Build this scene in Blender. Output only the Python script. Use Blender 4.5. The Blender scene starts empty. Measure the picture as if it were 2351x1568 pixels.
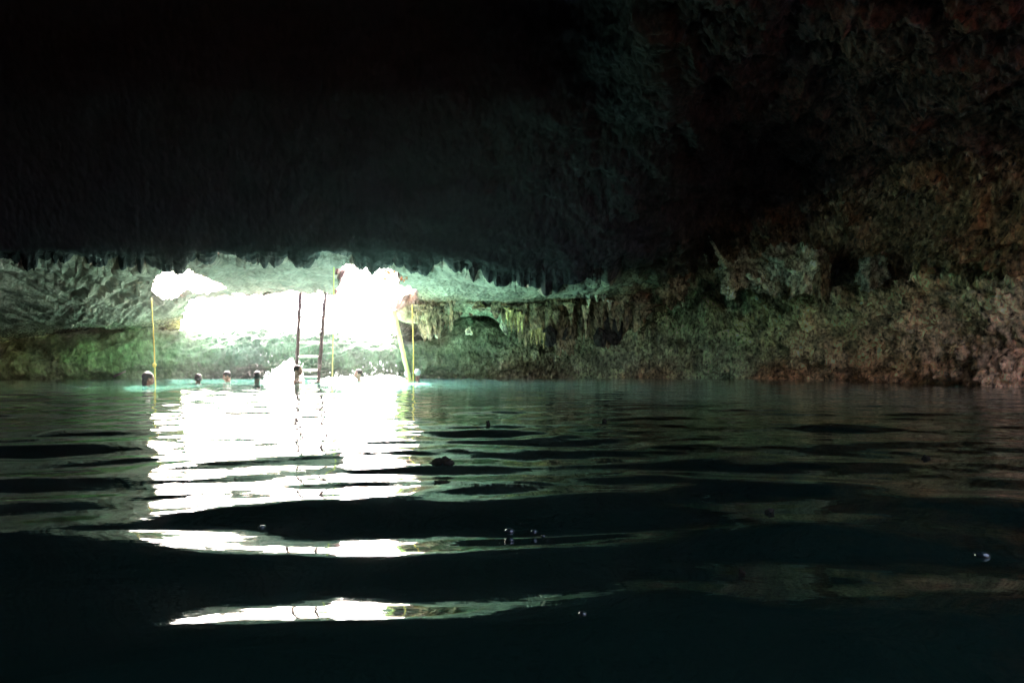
import bpy, bmesh, math, random
import numpy as np
from mathutils import Vector, Matrix

# ------------------------------------------------------------------ camera, sky, sun
S = bpy.context.scene
F = 1845.0; CX = 1175.5; HOR = 843.0; HC = 0.36      # focal length and horizon in units of a 2351-wide frame
cam_d = bpy.data.cameras.new('camera'); cam = bpy.data.objects.new('camera', cam_d)
S.collection.objects.link(cam); S.camera = cam
cam.location = (0, 0, HC); cam.rotation_euler = (math.radians(90), 0, 0)
cam_d.sensor_width = 36; cam_d.lens = 36*F/2351; cam_d.shift_y = (HOR-784)/2351
cam_d.clip_start = 0.05; cam_d.clip_end = 1000

SUN_EL = math.radians(43); SUN_AZ = math.radians(-12)   # azimuth measured from +Y towards +X
w = bpy.data.worlds.new('World'); S.world = w; w.use_nodes = True
nt = w.node_tree; bg = nt.nodes['Background']
sky = nt.nodes.new('ShaderNodeTexSky'); sky.sky_type = 'NISHITA'; sky.sun_disc = False
sky.sun_elevation = SUN_EL; sky.sun_rotation = SUN_AZ; sky.dust_density = 6.0; sky.ozone_density = .6; sky.air_density = .75
nt.links.new(sky.outputs[0], bg.inputs[0]); bg.inputs[1].default_value = 0.13
sl = bpy.data.lights.new('sun', 'SUN'); sl.energy = 4.0; sl.angle = math.radians(0.6); sl.color = (1.0, .93, .85)
sun = bpy.data.objects.new('sun', sl); S.collection.objects.link(sun)
sd = Vector((math.sin(SUN_AZ)*math.cos(SUN_EL), math.cos(SUN_AZ)*math.cos(SUN_EL), math.sin(SUN_EL)))
sun.rotation_euler = (-sd).to_track_quat('-Z', 'Y').to_euler(); sun.location = (0, 60, 60)
S.view_settings.view_transform = 'Standard'; S.view_settings.look = 'None'
S.view_settings.gamma = 1; S.view_settings.use_curve_mapping = False
S.view_settings.exposure = 5.2
S.cycles.max_bounces = 8; S.cycles.diffuse_bounces = 5; S.cycles.glossy_bounces = 4
S.cycles.use_denoising = True
S.cycles.sample_clamp_indirect = 1.0; S.cycles.caustics_reflective = False; S.cycles.caustics_refractive = False

# ------------------------------------------------------------------ helpers
rng = np.random.default_rng(7); random.seed(7)
COL = S.collection

def P(px, py, Y):
    return Vector(((px-CX)/F*Y, Y, HC+(HOR-py)/F*Y))

def tag(o, label=None, cat=None, group=None, kind=None):
    if label: o['label'] = label
    if cat: o['category'] = cat
    if group: o['group'] = group
    if kind: o['kind'] = kind
    return o

def empty(name, loc, rot=(0, 0, 0)):
    o = bpy.data.objects.new(name, None); COL.objects.link(o)
    o.location = loc; o.rotation_euler = rot; o.empty_display_size = .2
    return o

def mesh_obj(name, me, mat, parent=None):
    o = bpy.data.objects.new(name, me); COL.objects.link(o)
    if mat: me.materials.append(mat)
    if parent: o.parent = parent
    return o

def bm_obj(name, bm, mat, parent=None, smooth=True):
    me = bpy.data.meshes.new(name)
    bmesh.ops.recalc_face_normals(bm, faces=bm.faces)
    bm.to_mesh(me); bm.free()
    if smooth: me.polygons.foreach_set('use_smooth', [True]*len(me.polygons))
    return mesh_obj(name, me, mat, parent)

# ---- vectorised noise
def _hash(ix, iy, iz, seed):
    h = (ix.astype(np.int64)*374761393 + iy.astype(np.int64)*668265263 + iz.astype(np.int64)*2147483647 + seed*974634777) & 0xffffffff
    h = ((h ^ (h >> 13))*1274126177) & 0xffffffff
    h = ((h ^ (h >> 16))*2246822519) & 0xffffffff
    return (h ^ (h >> 15)) & 0xffffffff

def vnoise(p, seed=0):
    i = np.floor(p); f = p-i; u = f*f*f*(f*(f*6-15)+10); i = i.astype(np.int64)
    r = 0
    for dx in (0, 1):
        for dy in (0, 1):
            for dz in (0, 1):
                h = _hash(i[:, 0]+dx, i[:, 1]+dy, i[:, 2]+dz, seed)
                gx = (h & 1023)/511.5-1; gy = ((h >> 10) & 1023)/511.5-1; gz = ((h >> 20) & 1023)/511.5-1
                wgt = (u[:, 0] if dx else 1-u[:, 0])*(u[:, 1] if dy else 1-u[:, 1])*(u[:, 2] if dz else 1-u[:, 2])
                r = r + wgt*(gx*(f[:, 0]-dx)+gy*(f[:, 1]-dy)+gz*(f[:, 2]-dz))
    return r*1.1

def fbm(p, octv=4, seed=0, gain=.5):
    a = 1; r = 0; q = p.copy()
    for k in range(octv):
        r = r + a*vnoise(q, seed+k); q = q*2.03+5.1; a *= gain
    return r

def ridged(p, octv=3, seed=0):
    a = 1; r = 0; q = p.copy()
    for k in range(octv):
        r = r + a*(1-2.2*np.abs(vnoise(q, seed+k))); q = q*2.1+3.7; a *= .5
    return r/1.75

def worley(p, seed=0):
    i = np.floor(p).astype(np.int64); best = np.full(len(p), 9.0)
    for dx in (-1, 0, 1):
        for dy in (-1, 0, 1):
            for dz in (-1, 0, 1):
                cx, cy, cz = i[:, 0]+dx, i[:, 1]+dy, i[:, 2]+dz
                h = _hash(cx, cy, cz, seed)
                qx = cx+(h & 1023)/1023; qy = cy+((h >> 10) & 1023)/1023; qz = cz+((h >> 20) & 1023)/1023
                d = (p[:, 0]-qx)**2+(p[:, 1]-qy)**2+(p[:, 2]-qz)**2
                np.minimum(best, d, out=best)
    return np.sqrt(best)

# ---- materials
def new_mat(name):
    m = bpy.data.materials.new(name); m.use_nodes = True
    return m, m.node_tree, m.node_tree.nodes['Principled BSDF']

def simple(name, col, rough=.7, var=.35, scale=12, bump=.3, spec=.3):
    m, t, b = new_mat(name)
    n = t.nodes.new('ShaderNodeTexNoise'); n.inputs['Scale'].default_value = scale; n.inputs['Detail'].default_value = 6
    tc = t.nodes.new('ShaderNodeTexCoord'); t.links.new(tc.outputs['Object'], n.inputs['Vector'])
    mx = t.nodes.new('ShaderNodeMix'); mx.data_type = 'RGBA'
    mx.inputs[6].default_value = (*[c*(1-var) for c in col], 1); mx.inputs[7].default_value = (*[min(1, c*(1+var)) for c in col], 1)
    t.links.new(n.outputs[0], mx.inputs[0]); t.links.new(mx.outputs[2], b.inputs['Base Color'])
    b.inputs['Roughness'].default_value = rough; b.inputs['Specular IOR Level'].default_value = spec
    if bump:
        bp = t.nodes.new('ShaderNodeBump'); bp.inputs['Strength'].default_value = bump; bp.inputs['Distance'].default_value = .02
        t.links.new(n.outputs[0], bp.inputs['Height']); t.links.new(bp.outputs[0], b.inputs['Normal'])
    return m

def rock_material(name, attr=True, col=(.2, .18, .14), rough=.85):
    m, t, b = new_mat(name); N, L = t.nodes.new, t.links.new
    geo = N('ShaderNodeNewGeometry')
    mp = N('ShaderNodeMapping'); L(geo.outputs['Position'], mp.inputs[0]); mp.inputs['Scale'].default_value = (1, 1, .62)
    n1 = N('ShaderNodeTexNoise'); n1.inputs['Scale'].default_value = 2.3; n1.inputs['Detail'].default_value = 8; n1.inputs['Roughness'].default_value = .65
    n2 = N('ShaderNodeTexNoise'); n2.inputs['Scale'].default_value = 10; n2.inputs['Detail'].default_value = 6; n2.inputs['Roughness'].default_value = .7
    v = N('ShaderNodeTexVoronoi'); v.inputs['Scale'].default_value = 11; v.inputs['Randomness'].default_value = 1
    for q in (n1, n2, v): L(mp.outputs[0], q.inputs['Vector'])
    r1 = N('ShaderNodeMapRange'); r1.inputs[1].default_value = .3; r1.inputs[2].default_value = .7; r1.inputs[3].default_value = .55; r1.inputs[4].default_value = 1.45
    r2 = N('ShaderNodeMapRange'); r2.inputs[1].default_value = .35; r2.inputs[2].default_value = .65; r2.inputs[3].default_value = .08; r2.inputs[4].default_value = 2.2  # dark pits and pale knobs painted in, standing in for weak bump shading
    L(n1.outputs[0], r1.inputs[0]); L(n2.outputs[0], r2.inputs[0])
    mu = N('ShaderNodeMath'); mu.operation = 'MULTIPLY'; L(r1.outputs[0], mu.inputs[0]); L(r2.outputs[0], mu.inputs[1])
    if attr:
        a = N('ShaderNodeAttribute'); a.attribute_name = 'tint'; src = a.outputs['Color']
    else:
        a = N('ShaderNodeRGB'); a.outputs[0].default_value = (*col, 1); src = a.outputs[0]
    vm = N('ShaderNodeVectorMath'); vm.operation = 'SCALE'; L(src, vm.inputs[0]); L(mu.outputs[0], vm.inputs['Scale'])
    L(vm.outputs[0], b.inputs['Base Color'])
    b.inputs['Roughness'].default_value = rough; b.inputs['Specular IOR Level'].default_value = .25
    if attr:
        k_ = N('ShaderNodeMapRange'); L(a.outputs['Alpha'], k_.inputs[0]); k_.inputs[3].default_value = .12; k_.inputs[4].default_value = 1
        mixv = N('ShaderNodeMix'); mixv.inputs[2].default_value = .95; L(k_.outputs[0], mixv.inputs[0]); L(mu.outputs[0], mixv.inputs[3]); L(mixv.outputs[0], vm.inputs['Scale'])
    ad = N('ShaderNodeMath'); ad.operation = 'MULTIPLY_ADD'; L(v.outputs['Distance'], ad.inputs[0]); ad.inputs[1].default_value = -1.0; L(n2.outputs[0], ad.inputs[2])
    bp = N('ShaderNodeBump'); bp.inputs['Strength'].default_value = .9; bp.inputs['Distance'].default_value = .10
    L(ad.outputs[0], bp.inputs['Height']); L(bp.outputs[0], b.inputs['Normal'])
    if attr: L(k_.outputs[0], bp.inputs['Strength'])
    return m

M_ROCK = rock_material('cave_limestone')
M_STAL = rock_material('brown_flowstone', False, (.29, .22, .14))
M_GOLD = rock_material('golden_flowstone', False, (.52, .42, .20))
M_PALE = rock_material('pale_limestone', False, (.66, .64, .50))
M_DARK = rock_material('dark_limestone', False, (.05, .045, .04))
M_OUT = simple('sunlit_limestone', (.62, .60, .54), var=.2, scale=3)
M_WOOD = simple('wet_dark_wood', (.05, .028, .024), var=.5, scale=25)
M_RUNG = simple('pale_wet_wood', (.5, .45, .38), var=.3, scale=25)
M_ROPE = simple('yellow_rope', (.66, .48, .10), var=.3, scale=60)
M_POLE = simple('yellow_pole', (.80, .66, .24), var=.15, scale=12)
M_FOAM = simple('foam', (.9, .92, .93), rough=.4, var=.06, scale=20)
_t = M_FOAM.node_tree; _b = _t.nodes['Principled BSDF']; _tr = _t.nodes.new('ShaderNodeBsdfTranslucent'); _tr.inputs[0].default_value = (.95, .97, 1, 1)
_mx = _t.nodes.new('ShaderNodeMixShader'); _mx.inputs[0].default_value = .55; _o = [n for n in _t.nodes if n.type == 'OUTPUT_MATERIAL'][0]
_t.links.new(_b.outputs[0], _mx.inputs[1]); _t.links.new(_tr.outputs[0], _mx.inputs[2]); _t.links.new(_mx.outputs[0], _o.inputs[0])
M_LEAF = simple('dry_leaf', (.42, .16, .06), var=.5, scale=9, bump=0)
M_GREENLEAF = simple('green_leaf', (.08, .14, .04), var=.5, scale=9, bump=0)
M_DEBRIS = simple('dark_bark', (.012, .010, .007), var=.5, scale=60, spec=.03)

# ------------------------------------------------------------------ cave shell
ROWK = ['px', 'W', 2, 3, 4, 5, 6, '6b', 7, 8, 9, 10, 11]
#  px   W     bank_mid     bank_top     crease       recess_top   dip_bottom   dip_front    behind_lip   lip          front        dome         overhead
K = [
 (-900, 18.0,(835,18.1),(800,18.5),(795,19.5),(785,19.2),(715,17.0),(670,15.5),(610,14.0),(598,13.0),(572,12.4),(230,12.0),(-60,11.4)),
 (0,    24.5,(835,24.3),(800,25.0),(792,25.7),(780,25.1),(735,22.5),(680,19.0),(612,15.5),(600,13.6),(572,12.9),(230,12.0),(-60,11.4)),
 (190,  24.8,(822,24.3),(768,25.2),(762,25.9),(752,25.2),(720,22.0),(660,18.0),(606,15.2),(598,13.5),(566,12.9),(230,12.0),(-60,11.4)),
 (350,  25.0,(818,24.9),(768,25.3),(760,26.1),(750,25.3),(710,21.0),(650,17.5),(604,15.0),(592,13.5),(566,12.9),(230,12.0),(-60,11.4)),
 (425,  25.2,(815,25.0),(766,25.4),(758,26.7),(730,24.0),(690,20.2),(650,17.6),(604,15.0),(590,13.5),(566,12.9),(230,12.0),(-60,11.4)),
 (470,  25.3,(812,25.1),(764,25.9),(752,27.1),(680,20.0),(672,19.3),(645,17.4),(604,15.0),(587,13.5),(566,12.9),(230,12.0),(-60,11.4)),
 (620,  25.5,(808,25.2),(763,25.9),(752,27.1),(678,19.9),(668,19.2),(640,17.4),(602,15.0),(590,13.5),(566,12.9),(230,12.0),(-60,11.4)),
 (760,  25.5,(820,25.3),(770,26.0),(758,27.1),(676,19.8),(668,19.2),(640,17.4),(602,15.0),(588,13.5),(566,12.9),(230,12.0),(-60,11.4)),
 (860,  25.8,(830,25.2),(792,25.8),(780,26.8),(700,21.0),(680,19.6),(640,17.2),(612,15.0),(600,13.6),(566,12.9),(230,12.0),(-60,11.4)),
 (935,  26.2,(830,25.8),(790,26.4),(770,27.4),(730,24.0),(728,21.6),(672,20.6),(618,15.4),(602,13.8),(574,13.1),(230,12.0),(-60,11.4)),
 (1000, 26.5,(820,26.2),(776,27.0),(766,28.0),(722,26.0),(742,22.2),(690,21.3),(622,15.8),(606,14.0),(578,13.3),(230,12.0),(-60,11.4)),
 (1050, 26.5,(810,26.2),(745,27.1),(738,28.4),(716,26.8),(712,22.2),(690,21.4),(632,16.2),(618,14.2),(586,13.5),(230,12.0),(-60,11.4)),
 (1135, 26.5,(812,26.2),(748,27.1),(740,28.4),(712,26.8),(716,22.2),(688,21.4),(648,16.8),(640,14.6),(604,13.9),(230,12.0),(-60,11.4)),
 (1160, 26.5,(815,26.2),(752,27.1),(744,28.4),(714,26.8),(746,22.4),(690,21.6),(652,17.2),(643,14.8),(606,14.0),(230,12.0),(-60,11.4)),
 (1300, 26.5,(815,26.2),(757,27.1),(748,28.4),(712,26.8),(768,22.6),(690,22.0),(660,18.2),(648,15.2),(608,14.4),(230,12.0),(-60,11.4)),
 (1430, 26.5,(812,26.2),(757,27.1),(748,28.4),(706,26.8),(762,22.8),(680,22.2),(640,18.8),(620,15.8),(540,14.2),(240,11.9),(-70,10.5)),
 (1520, 26.4,(805,26.2),(738,27.0),(730,28.4),(696,26.8),(700,23.2),(655,22.2),(600,18.8),(570,16.2),(500,14.8),(250,11.0),(-100, 8)),
 (1640, 26.0,(790,25.8),(700,26.6),(692,28.2),(655,27.2),(640,24.0),(605,22.6),(560,20.0),(530,17.8),(450,16.0),(230,11.8),(-100, 8)),
 (1700, 25.5,(780,25.3),(680,26.0),(672,27.8),(640,27.0),(612,24.0),(590,22.6),(560,20.8),(525,18.8),(430,16.6),(220,12.0),(-100, 8)),
 (1800, 24.0,(775,23.8),(672,24.5),(662,26.4),(628,25.6),(590,23.4),(570,22.2),(545,21.0),(510,19.4),(420,17.0),(210,12.2),(-100, 8)),
 (1850, 23.0,(780,22.8),(690,23.6),(682,26.0),(625,25.2),(585,22.6),(565,21.6),(530,20.6),(490,19.2),(400,17.0),(200,12.2),(-110, 8)),
 (1950, 21.0,(770,20.8),(650,21.5),(642,23.5),(615,23.0),(590,21.2),(560,20.4),(500,19.4),(455,18.2),(380,16.0),(190,11.8),(-120, 8)),
 (2060, 18.8,(775,18.5),(662,19.2),(654,21.2),(618,21.0),(600,19.0),(565,18.4),(480,17.4),(420,16.2),(350,14.6),(180,11.0),(-120, 7.8)),
 (2110, 17.9,(772,17.6),(640,18.3),(632,20.0),(610,19.8),(600,18.1),(565,17.6),(470,16.7),(400,15.6),(330,14.0),(170,10.6),(-130, 7.6)),
 (2220, 16.2,(775,15.9),(642,16.5),(634,18.2),(612,18.0),(600,16.4),(565,15.9),(460,15.1),(380,14.2),(300,12.8),(150, 9.9),(-140, 7.4)),
 (2351, 14.8,(780,14.5),(655,15.1),(647,16.6),(620,16.5),(606,15.0),(565,14.5),(450,13.8),(360,13.0),(280,11.8),(130, 9.2),(-150, 7.0)),
 (3300, 11.0,(780,10.8),(655,11.2),(647,12.5),(620,12.4),(606,11.2),(565,10.9),(450,10.4),(360, 9.8),(280, 9.0),(130, 7.5),(-150, 6.5)),
]
kpx = np.array([k[0] for k in K], float)
vis = np.arange(-40, 2392, 2.15)
cols = np.concatenate([np.linspace(-900, -45, 40), vis, np.linspace(2400, 3300, 40)])
def kin(f):
    y = np.array([f(k) for k in K], float)
    # smooth interpolation: average of shifted linear samples
    return sum(np.interp(cols+d, kpx, y) for d in (-24, -12, 0, 12, 24))/5
ctrl = []
Wc = kin(lambda k: k[1]); tcol = (cols-CX)/F
def ctl(x, y, z): ctrl.append(np.stack([x, y, z], 1))
ctl(tcol*(Wc+.5), Wc+.5, np.full_like(Wc, -1.2))
ctl(tcol*(Wc+.05), Wc+.05, np.full_like(Wc, -.06))
# scalloped lower edge of the dark lip: rounded lobes with sharp cusps between
def lobes(px):
    r = np.zeros_like(px); x = 0
    lr = np.random.default_rng(3)
    for (mean, amp) in ((62, 30), (25, 15), (9, 5)):
        knots = [-1000.]
        while knots[-1] < 3400: knots.append(knots[-1]+mean*lr.uniform(.25, 2.0))
        knots = np.array(knots); A = amp*lr.uniform(.1, 1.5, len(knots))
        i = np.clip(np.searchsorted(knots, px)-1, 0, len(knots)-2)
        u = (px-knots[i])/(knots[i+1]-knots[i])
        r += A[i]*(np.sqrt(np.clip(1-(2*u-1)**2, 0, 1)))
    return r
lipx = [0,40,70,130,190,215,260,330,400,440,500,520,560,640,700,760,800,870,900,950,1000,1050,1090,1130,1200,1300,1400,1480]
lipy = [598,603,600,605,596,605,606,598,596,592,585,580,585,600,598,590,600,603,605,600,602,610,628,638,645,648,635,600]
for r in range(2, 13):
    j = r
    py = kin(lambda k: k[j][0]); Y = kin(lambda k: k[j][1])
    if r in (4, 5): Y = Y+np.interp(cols, [1560, 1700, 1860, 1900, 1960, 2000, 2050, 2090, 2200, 2400], [.3, 1.2, 1.8, 2.6, 1.5, 1.0, 2.4, 1.0, 1.6, 1.6]); py = py+(0 if r == 4 else -np.interp(cols, [1860, 1900, 1960, 2000, 2050, 2090], [0, 22, 0, 0, 14, 0]))
    if r == 9:
        wlip = np.clip((1500-cols)/120, 0, 1)
        py = py*(1-wlip)+wlip*np.interp(cols, lipx, lipy)+ (lobes(cols)-24+14*vnoise(np.stack([cols/70, cols*0, cols*0], 1), 5))*(.25+.75*wlip)
    ctl(tcol*Y, Y, HC+(HOR-py)/F*Y)
o1 = np.ones_like(tcol)
ctl(tcol*10, -4*o1, 5.2*o1)
ctl(tcol*10, -6*o1, -1.2*o1)
C = np.stack(ctrl, 0)                      # [rows, cols, 3]
seg = [5, 34, 40, 12, 30, 44, 34, 44, 22, 48, 110, 100, 40, 8]
assert len(seg) == C.shape[0]-1
V = []; RID = []
for s in range(len(seg)):
    p0 = C[max(s-1, 0)]; p1 = C[s]; p2 = C[s+1]; p3 = C[min(s+2, len(seg))]
    # centripetal-ish tangents limited by the segment length
    L = np.linalg.norm(p2-p1, axis=1, keepdims=True)+1e-6
    def tan(a, b, c):
        d = c-a; n = np.linalg.norm(d, axis=1, keepdims=True)+1e-6
        return d/n*np.minimum(np.linalg.norm(b-a, axis=1, keepdims=True), np.linalg.norm(c-b, axis=1, keepdims=True))
    m1 = tan(p0, p1, p2) if s > 0 else (p2-p1)
    m2 = tan(p1, p2, p3) if s < len(seg)-1 else (p2-p1)
    for q in range(seg[s]):
        u = q/seg[s]
        h00 = 2*u**3-3*u**2+1; h10 = u**3-2*u**2+u; h01 = -2*u**3+3*u**2; h11 = u**3-u**2
        V.append(h00*p1+h10*m1+h01*p2+h11*m2); RID.append(s+u)
V.append(C[-1]); RID.append(float(len(seg)))
V = np.stack(V, 0); RID = np.array(RID)
nr, nc = V.shape[:2]
du = np.gradient(V, axis=0); dv = np.gradient(V, axis=1)
Nn = np.cross(du, dv); Nn /= np.linalg.norm(Nn, axis=2, keepdims=True)+1e-9
cen = np.array([0, 10, 1.0]);  
flip = np.sign(np.sum(Nn*(cen-V), axis=2)); flip[flip == 0] = 1
Nn = Nn*np.where(np.median(flip) < 0, -1, 1)      # inward
flat = V.reshape(-1, 3); Nf = Nn.reshape(-1, 3)
Rr = np.repeat(RID, nc); Cc = np.tile(cols, nr)
PY = HOR-(flat[:, 2]-HC)/np.maximum(flat[:, 1], .5)*F
def sm(a, b, x):
    u = np.clip((x-a)/(b-a), 0, 1); return u*u*(3-2*u)
# displacement: big masses, ledges, knobs
sc = np.array([1, 1, 1.0])
big = fbm(flat*np.array([.45, .45, .6]), 3, 11)
mid = fbm(flat*np.array([1.6, 1.2, 1.7]), 4, 21)
kn = worley(flat*np.array([7.5, 6.0, 5.0]), 31)
kn2 = worley(flat*np.array([16., 12., 10.]), 37)
rib = ridged(flat*np.array([4.5, 3.0, .9]), 3, 41)
flow = ridged((flat+np.stack([flat[:, 2]*.9, flat[:, 2]*0, flat[:, 0]*0], 1))*np.array([2.6, .35, 3.2]), 3, 47)
midr = sm(900, 1300, Cc)
right = sm(1300, 1700, Cc)*(1-sm(9.3, 10, Rr)*.6); left = 1-sm(250, 500, Cc)
bank = 1-sm(3.6, 4.2, Rr)
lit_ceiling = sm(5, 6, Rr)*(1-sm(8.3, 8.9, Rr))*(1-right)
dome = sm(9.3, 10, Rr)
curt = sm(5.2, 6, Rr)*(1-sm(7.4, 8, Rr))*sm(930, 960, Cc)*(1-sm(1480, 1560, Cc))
D = .22*big*(1-.6*lit_ceiling*(1-dome)) + .17*mid*(1-.45*lit_ceiling)
D += (.55-kn)*(.11+.17*right)*(.15+.85*np.maximum(bank*(.3+.7*midr), right))*(1-.3*dome)
D += (.5-kn2)*(.06+.05*right)*(.2+.8*np.maximum(bank*(.3+.7*midr), right))
D += rib*.09*curt + rib*.05*sm(.95, 1.1, Rr)*(1-sm(1.6, 2.4, Rr))*sm(1000, 1500, Cc)
D += flow*.13*lit_ceiling*(1-curt)
fold = ridged(np.stack([(Cc*.6+PY*.75)/30, (Cc*.75-PY*.6)/130, Cc*0], 1), 3, 83)
D += fold*.26*sm(60, 200, Cc)*(1-sm(380, 520, Cc))*sm(5.3, 6, Rr)*(1-sm(8.3, 8.8, Rr))
ledge = ridged(np.stack([Cc/260, (PY+.12*Cc)/24+big*.8, Cc*0], 1), 3, 87)
D += ledge*.12*bank*sm(1, 1.6, Rr)*(1-.6*right)
kb = worley(flat*np.array([2.4, 1.6, 3.0])+.25*mid[:, None], 97)
D += (.55-kb)*.50*right*(1-dome)*sm(.95, 1.4, Rr)
D += right*(1-dome)*.45*fbm(flat*np.array([1.0, .6, 1.2]), 3, 93)
D *= 1-.75*dome*(1-sm(1100, 1700, Cc))
D += dome*(ridged(flat*np.array([2.2, 1.6, 2.4]), 4, 61)*.26*sm(1150, 1700, Cc) + .12*mid*sm(900, 1500, Cc))
D *= np.where(Rr < .9, .2, 1)*(1-.8*sm(8.2, 9, Rr)*(1-sm(9.0, 9.6, Rr))*(1-right))
flatd = flat+Nf*D[:, None]
# tints by patch: mineral stains and algae, with light and shade painted in
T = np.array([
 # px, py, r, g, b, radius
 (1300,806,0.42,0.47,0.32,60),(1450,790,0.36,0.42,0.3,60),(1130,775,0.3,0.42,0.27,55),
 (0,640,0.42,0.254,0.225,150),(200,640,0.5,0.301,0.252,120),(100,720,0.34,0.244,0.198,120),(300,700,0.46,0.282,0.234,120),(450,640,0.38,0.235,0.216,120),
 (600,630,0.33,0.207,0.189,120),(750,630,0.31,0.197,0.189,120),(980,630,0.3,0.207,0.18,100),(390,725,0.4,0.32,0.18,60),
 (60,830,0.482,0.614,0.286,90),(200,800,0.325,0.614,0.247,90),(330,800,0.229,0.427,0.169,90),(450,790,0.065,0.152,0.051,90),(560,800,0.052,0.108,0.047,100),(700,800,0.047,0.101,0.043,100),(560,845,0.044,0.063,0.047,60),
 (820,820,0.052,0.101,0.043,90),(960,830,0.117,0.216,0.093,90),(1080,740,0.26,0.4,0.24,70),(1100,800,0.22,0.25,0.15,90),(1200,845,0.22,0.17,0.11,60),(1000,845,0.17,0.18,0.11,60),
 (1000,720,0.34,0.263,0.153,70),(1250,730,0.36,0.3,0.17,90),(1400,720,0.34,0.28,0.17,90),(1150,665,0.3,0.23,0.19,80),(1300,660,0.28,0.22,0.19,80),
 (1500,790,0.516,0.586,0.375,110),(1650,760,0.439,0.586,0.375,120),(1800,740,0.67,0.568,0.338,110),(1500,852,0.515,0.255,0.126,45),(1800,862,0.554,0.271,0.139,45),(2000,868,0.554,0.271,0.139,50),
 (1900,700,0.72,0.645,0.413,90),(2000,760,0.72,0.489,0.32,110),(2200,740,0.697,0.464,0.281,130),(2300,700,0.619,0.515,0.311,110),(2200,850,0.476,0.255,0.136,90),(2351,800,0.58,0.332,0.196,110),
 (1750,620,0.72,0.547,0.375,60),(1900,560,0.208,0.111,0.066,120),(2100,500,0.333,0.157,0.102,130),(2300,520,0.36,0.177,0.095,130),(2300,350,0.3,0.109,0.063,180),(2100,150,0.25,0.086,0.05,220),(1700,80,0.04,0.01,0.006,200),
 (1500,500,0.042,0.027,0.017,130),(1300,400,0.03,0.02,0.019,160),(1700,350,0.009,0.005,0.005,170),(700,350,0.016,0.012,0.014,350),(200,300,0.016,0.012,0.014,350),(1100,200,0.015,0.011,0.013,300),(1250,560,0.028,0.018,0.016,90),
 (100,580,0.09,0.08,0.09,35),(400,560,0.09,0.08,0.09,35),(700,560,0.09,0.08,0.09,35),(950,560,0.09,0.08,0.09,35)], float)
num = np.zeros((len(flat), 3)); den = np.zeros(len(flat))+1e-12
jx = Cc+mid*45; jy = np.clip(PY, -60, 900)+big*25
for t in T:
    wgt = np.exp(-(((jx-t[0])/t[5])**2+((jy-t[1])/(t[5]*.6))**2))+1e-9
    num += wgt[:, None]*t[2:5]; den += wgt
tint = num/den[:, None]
tint *= (1+.35*np.clip(mid*2, -1, 1))[:, None]
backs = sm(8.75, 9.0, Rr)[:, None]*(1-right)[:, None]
tint = tint*(1-backs)+backs*np.minimum(tint, np.array([.015, .0115, .014]))  # lip front and dome kept near black, shade put into the colour

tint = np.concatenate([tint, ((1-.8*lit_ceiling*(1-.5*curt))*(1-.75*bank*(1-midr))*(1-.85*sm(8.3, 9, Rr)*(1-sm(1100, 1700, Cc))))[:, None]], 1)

# openings to the daylight, as closed loops over (column, height) of the shell
HOLE_A = [(352,668),(356,640),(368,616),(390,612),(430,622),(470,638),(510,655),(495,668),(470,672),(446,672),(430,660),(415,672),(400,680),(365,681)]
HOLE_B = [(415,752),(428,705),(452,684),(520,680),(600,678),(640,668),(690,672),(735,672),(765,676),(778,670),(772,620),(792,609),(850,606),(890,617),(918,628),(914,655),(962,668),(955,690),(930,702),(906,720),(905,760),(895,786),(862,790),(845,783),(822,780),(803,797),(780,792),(765,768),(690,763),(560,760),(470,764)]
def inpoly(px, py, poly):
    ins = np.zeros(len(px), bool); n = len(poly); j = n-1
    for i in range(n):
        xi, yi = poly[i]; xj, yj = poly[j]
        c = ((yi > py) != (yj > py)) & (px < (xj-xi)*(py-yi)/((yj-yi)+1e-9)+xi)
        ins ^= c; j = i
    return ins
PXd = CX+flatd[:, 0]/np.maximum(flatd[:, 1], .5)*F; PYd = HOR-(flatd[:, 2]-HC)/np.maximum(flatd[:, 1], .5)*F
jit = fbm(flat*2.6, 4, 71)*15
hole = (inpoly(PXd+jit, PYd+jit*.6, HOLE_A) | inpoly(PXd+jit, PYd+jit*.6, HOLE_B)) & (Rr > 3.0) & (Rr < 8.7) & (flat[:, 1] > 5)
idx = np.arange(nr*nc).reshape(nr, nc)
quads = np.stack([idx[:-1, :-1], idx[:-1, 1:], idx[1:, 1:], idx[1:, :-1]], -1).reshape(-1, 4)
qr = np.repeat(RID[:-1], nc-1)
# an unseen roof hole added behind the camera to light the right wall
xq, yq = flatd[:, 0], flatd[:, 1]
rear = (((xq-6.0)/5.0)**2+((yq+1.0)/3.8)**2 < 1+.5*jit/9) & (Rr > 10.5)
keep = (hole[quads].sum(1) < 2) & (rear[quads].sum(1) < 2)
quads = quads[keep]; qr = qr[keep]

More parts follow.
